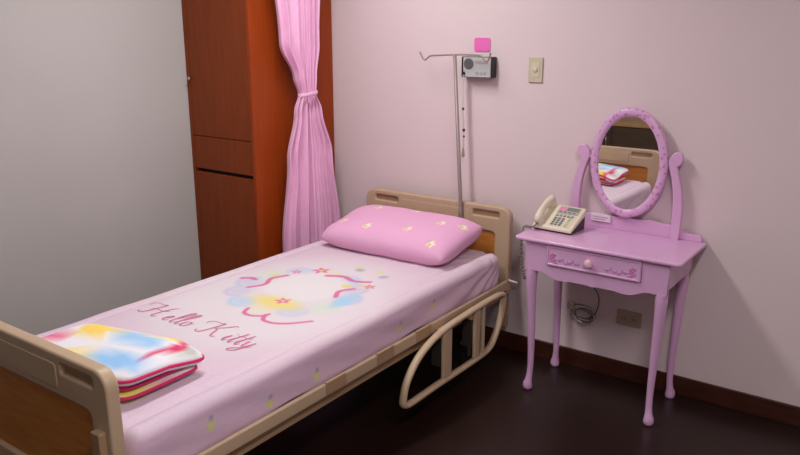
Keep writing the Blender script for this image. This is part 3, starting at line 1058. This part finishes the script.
link('stand', st_.mesh('stand', smooth=False), 'phone_dark', tele)


SL = math.hypot(TD, ZB - ZF)


def on_top(name, m_, x0_, x1_, s0, s1, h, parent, bev=0.001):
    """a box laid on the sloping face; s runs up the slope from the front edge"""
    cy_, sy_ = math.cos(tilt), math.sin(tilt)
    k_ = SL / 0.187
    b_ = MB().box(x0_, x1_, s0 * k_, s1 * k_, -0.002, h)
    b_.v = [(x, y * cy_ - z * sy_, ZF + y * sy_ + z * cy_) for x, y, z in b_.v]
    return link(name, b_.mesh(name, smooth=True), m_, parent, bev)


panel = on_top('keypad_panel', 'phone_panel', -0.022, 0.080, 0.010, 0.110, 0.0015, body)
for r in range(4):
    for c in range(3):
        on_top('key', 'key_dark', -0.015 + c * 0.019, -0.002 + c * 0.019, 0.020 + r * 0.0165, 0.031 + r * 0.0165, 0.0045, body, 0.0015)
for r in range(5):
    on_top('function_key', 'key_yellow' if r in (1, 2) else 'phone_grey', 0.052, 0.066, 0.018 + r * 0.0165, 0.027 + r * 0.0165, 0.004, body)
for c in range(5):
    on_top('line_key', 'key_dark', -0.017 + c * 0.0185, -0.004 + c * 0.0185, 0.092, 0.099, 0.004, body)
for c in range(5):
    on_top('line_key', 'phone_grey', -0.017 + c * 0.0185, -0.004 + c * 0.0185, 0.103, 0.110, 0.004, body)
sc_ = on_top('display_panel', 'phone_grey', -0.022, 0.080, 0.118, 0.172, 0.004, body)
on_top('display', 'lcd', 0.018, 0.074, 0.140, 0.166, 0.0055, sc_)
on_top('pink_label', 'label_pink', -0.018, 0.012, 0.138, 0.166, 0.0052, sc_)
for c in range(4):
    on_top('display_key', 'key_dark', -0.012 + c * 0.022, 0.002 + c * 0.022, 0.123, 0.131, 0.006, sc_)
# handset lying along the left side of the body
cy_, sy_ = math.cos(tilt), math.sin(tilt)
hs = []
rad = []
for s_, h_, r_ in ((0.004, 0.014, 0.010), (0.008, 0.018, 0.019), (0.028, 0.023, 0.0215), (0.044, 0.031, 0.018), (0.070, 0.038, 0.0155), (0.100, 0.040, 0.015), (0.130, 0.038, 0.0155), (0.152, 0.031, 0.018), (0.168, 0.024, 0.0215), (0.186, 0.019, 0.019), (0.190, 0.015, 0.010)):
    s_ = s_ * 0.88
    hs.append((-0.069, s_ * cy_ - h_ * sy_, ZF + s_ * sy_ + h_ * cy_))
    rad.append(r_ * 1.15)
hm = MB().tube(hs, rad, 14, flat=(0.8, 1.15))
handset = link('handset', hm.mesh('handset'), 'phone_cream', tele)
for s_ in (0.022, 0.148):
    e = MB().lathe([(0.021, 0), (0.021, 0.008), (0.016, 0.012)], (0, 0, 0), 'z', 16)
    e.v = [(-0.069 + x, (s_ + y) * cy_ - (z - 0.001) * sy_, ZF + (s_ + y) * sy_ + (z - 0.001) * cy_) for x, y, z in e.v]
    link('ear_cap' if s_ > 0.1 else 'mouth_cap', e.mesh('cap'), 'phone_cream', handset)
# coiled handset cord, looping over the table's left edge
co = []
path = catmull([(-0.069, -0.010, 0.030), (-0.086, -0.020, 0.013), (-0.110, -0.020, 0.012), (-0.130, -0.018, 0.004), (-0.138, -0.020, -0.08), (-0.128, -0.025, -0.17), (-0.110, -0.020, -0.235), (-0.100, 0.0, -0.21), (-0.115, 0.04, -0.12), (-0.130, 0.08, -0.03)], 30)
for i, p in enumerate(path):
    a = i * 1.05
    co.append((p.x + 0.006 * math.cos(a), p.y + 0.006 * math.sin(a), p.z + 0.004 * math.sin(a + 1)))
link('handset_cord', MB().tube(co, 0.0022, 6).mesh('handset_cord'), 'cord_grey', handset)

# ------------------------------------------------------------------ cables behind the table
t = thing('cable_bundle', 'tangled pale cable bundle against the wall under the table', 'cable', (0.37, -0.02, 0.24))
org = (0.37, -0.02, 0.24)
for k in range(5):
    pts = []
    for j in range(9):
        a = j * 0.9 + k * 1.3
        rr_ = 0.045 + 0.014 * math.sin(k * 2.1 + j)
        pts.append((0.365 + rr_ * 1.15 * math.cos(a) + 0.006 * k, -0.012 - 0.005 * k - 0.003 * (j % 3), 0.288 + rr_ * 0.75 * math.sin(a)))
    link('cable', MB().tube(catmull(pts, 8), 0.0032, 6).mesh('cable', org), 'cord_white' if k % 2 else 'cord_grey', t)
link('cable', MB().tube(catmull([(0.36, -0.02, 0.25), (0.42, -0.022, 0.27), (0.452, -0.024, 0.33), (0.455, -0.03, 0.40), (0.42, -0.04, 0.46), (0.40, -0.05, 0.56), (0.40, -0.052, 0.60)], 8), 0.0028, 6).mesh('cable', org), 'cord_dark', t)
link('plug', MB().box(0.30, 0.335, -0.028, -0.002, 0.30, 0.335).mesh('plug', org, True), 'outlet_beige', t, 0.004)

# ------------------------------------------------------------------ low cabinet across the room (seen in the mirror)
t = thing('low_cabinet', 'low dark cabinet with a tan top against the rear wall', 'cabinet', (-0.75, ROOM_Y0 + 0.25, 0))
org = (-0.75, ROOM_Y0 + 0.25, 0)
cx0, cx1, cy0, cy1 = -1.60, 0.35, ROOM_Y0 + 0.016, ROOM_Y0 + 0.47
box('body', 'cab_dark', (cx0, cx1, cy0, cy1 - 0.02, 0.06, 0.72), t, org, 0.003)
box('plinth', 'dark_gap', (cx0 + 0.03, cx1 - 0.03, cy0 + 0.02, cy1 - 0.06, 0, 0.06), t, org)
box('worktop', 'cab_top', (cx0 - 0.01, cx1 + 0.01, cy0, cy1 + 0.01, 0.72, 0.76), t, org, 0.004)
for k in range(3):
    wdt = (cx1 - cx0) / 3
    d = box('door', 'cab_dark', (cx0 + wdt * k + 0.004, cx0 + wdt * (k + 1) - 0.004, cy1 - 0.02, cy1, 0.065, 0.712), t, org, 0.002)
    link('handle', MB().tube([(cx0 + wdt * (k + 1) - 0.05, cy1 + 0.018, 0.50), (cx0 + wdt * (k + 1) - 0.05, cy1 + 0.018, 0.62)], 0.005, 8).box(cx0 + wdt * (k + 1) - 0.054, cx0 + wdt * (k + 1) - 0.046, cy1, cy1 + 0.018, 0.505, 0.513).box(cx0 + wdt * (k + 1) - 0.054, cx0 + wdt * (k + 1) - 0.046, cy1, cy1 + 0.018, 0.607, 0.615).mesh('handle', org), 'steel', d)
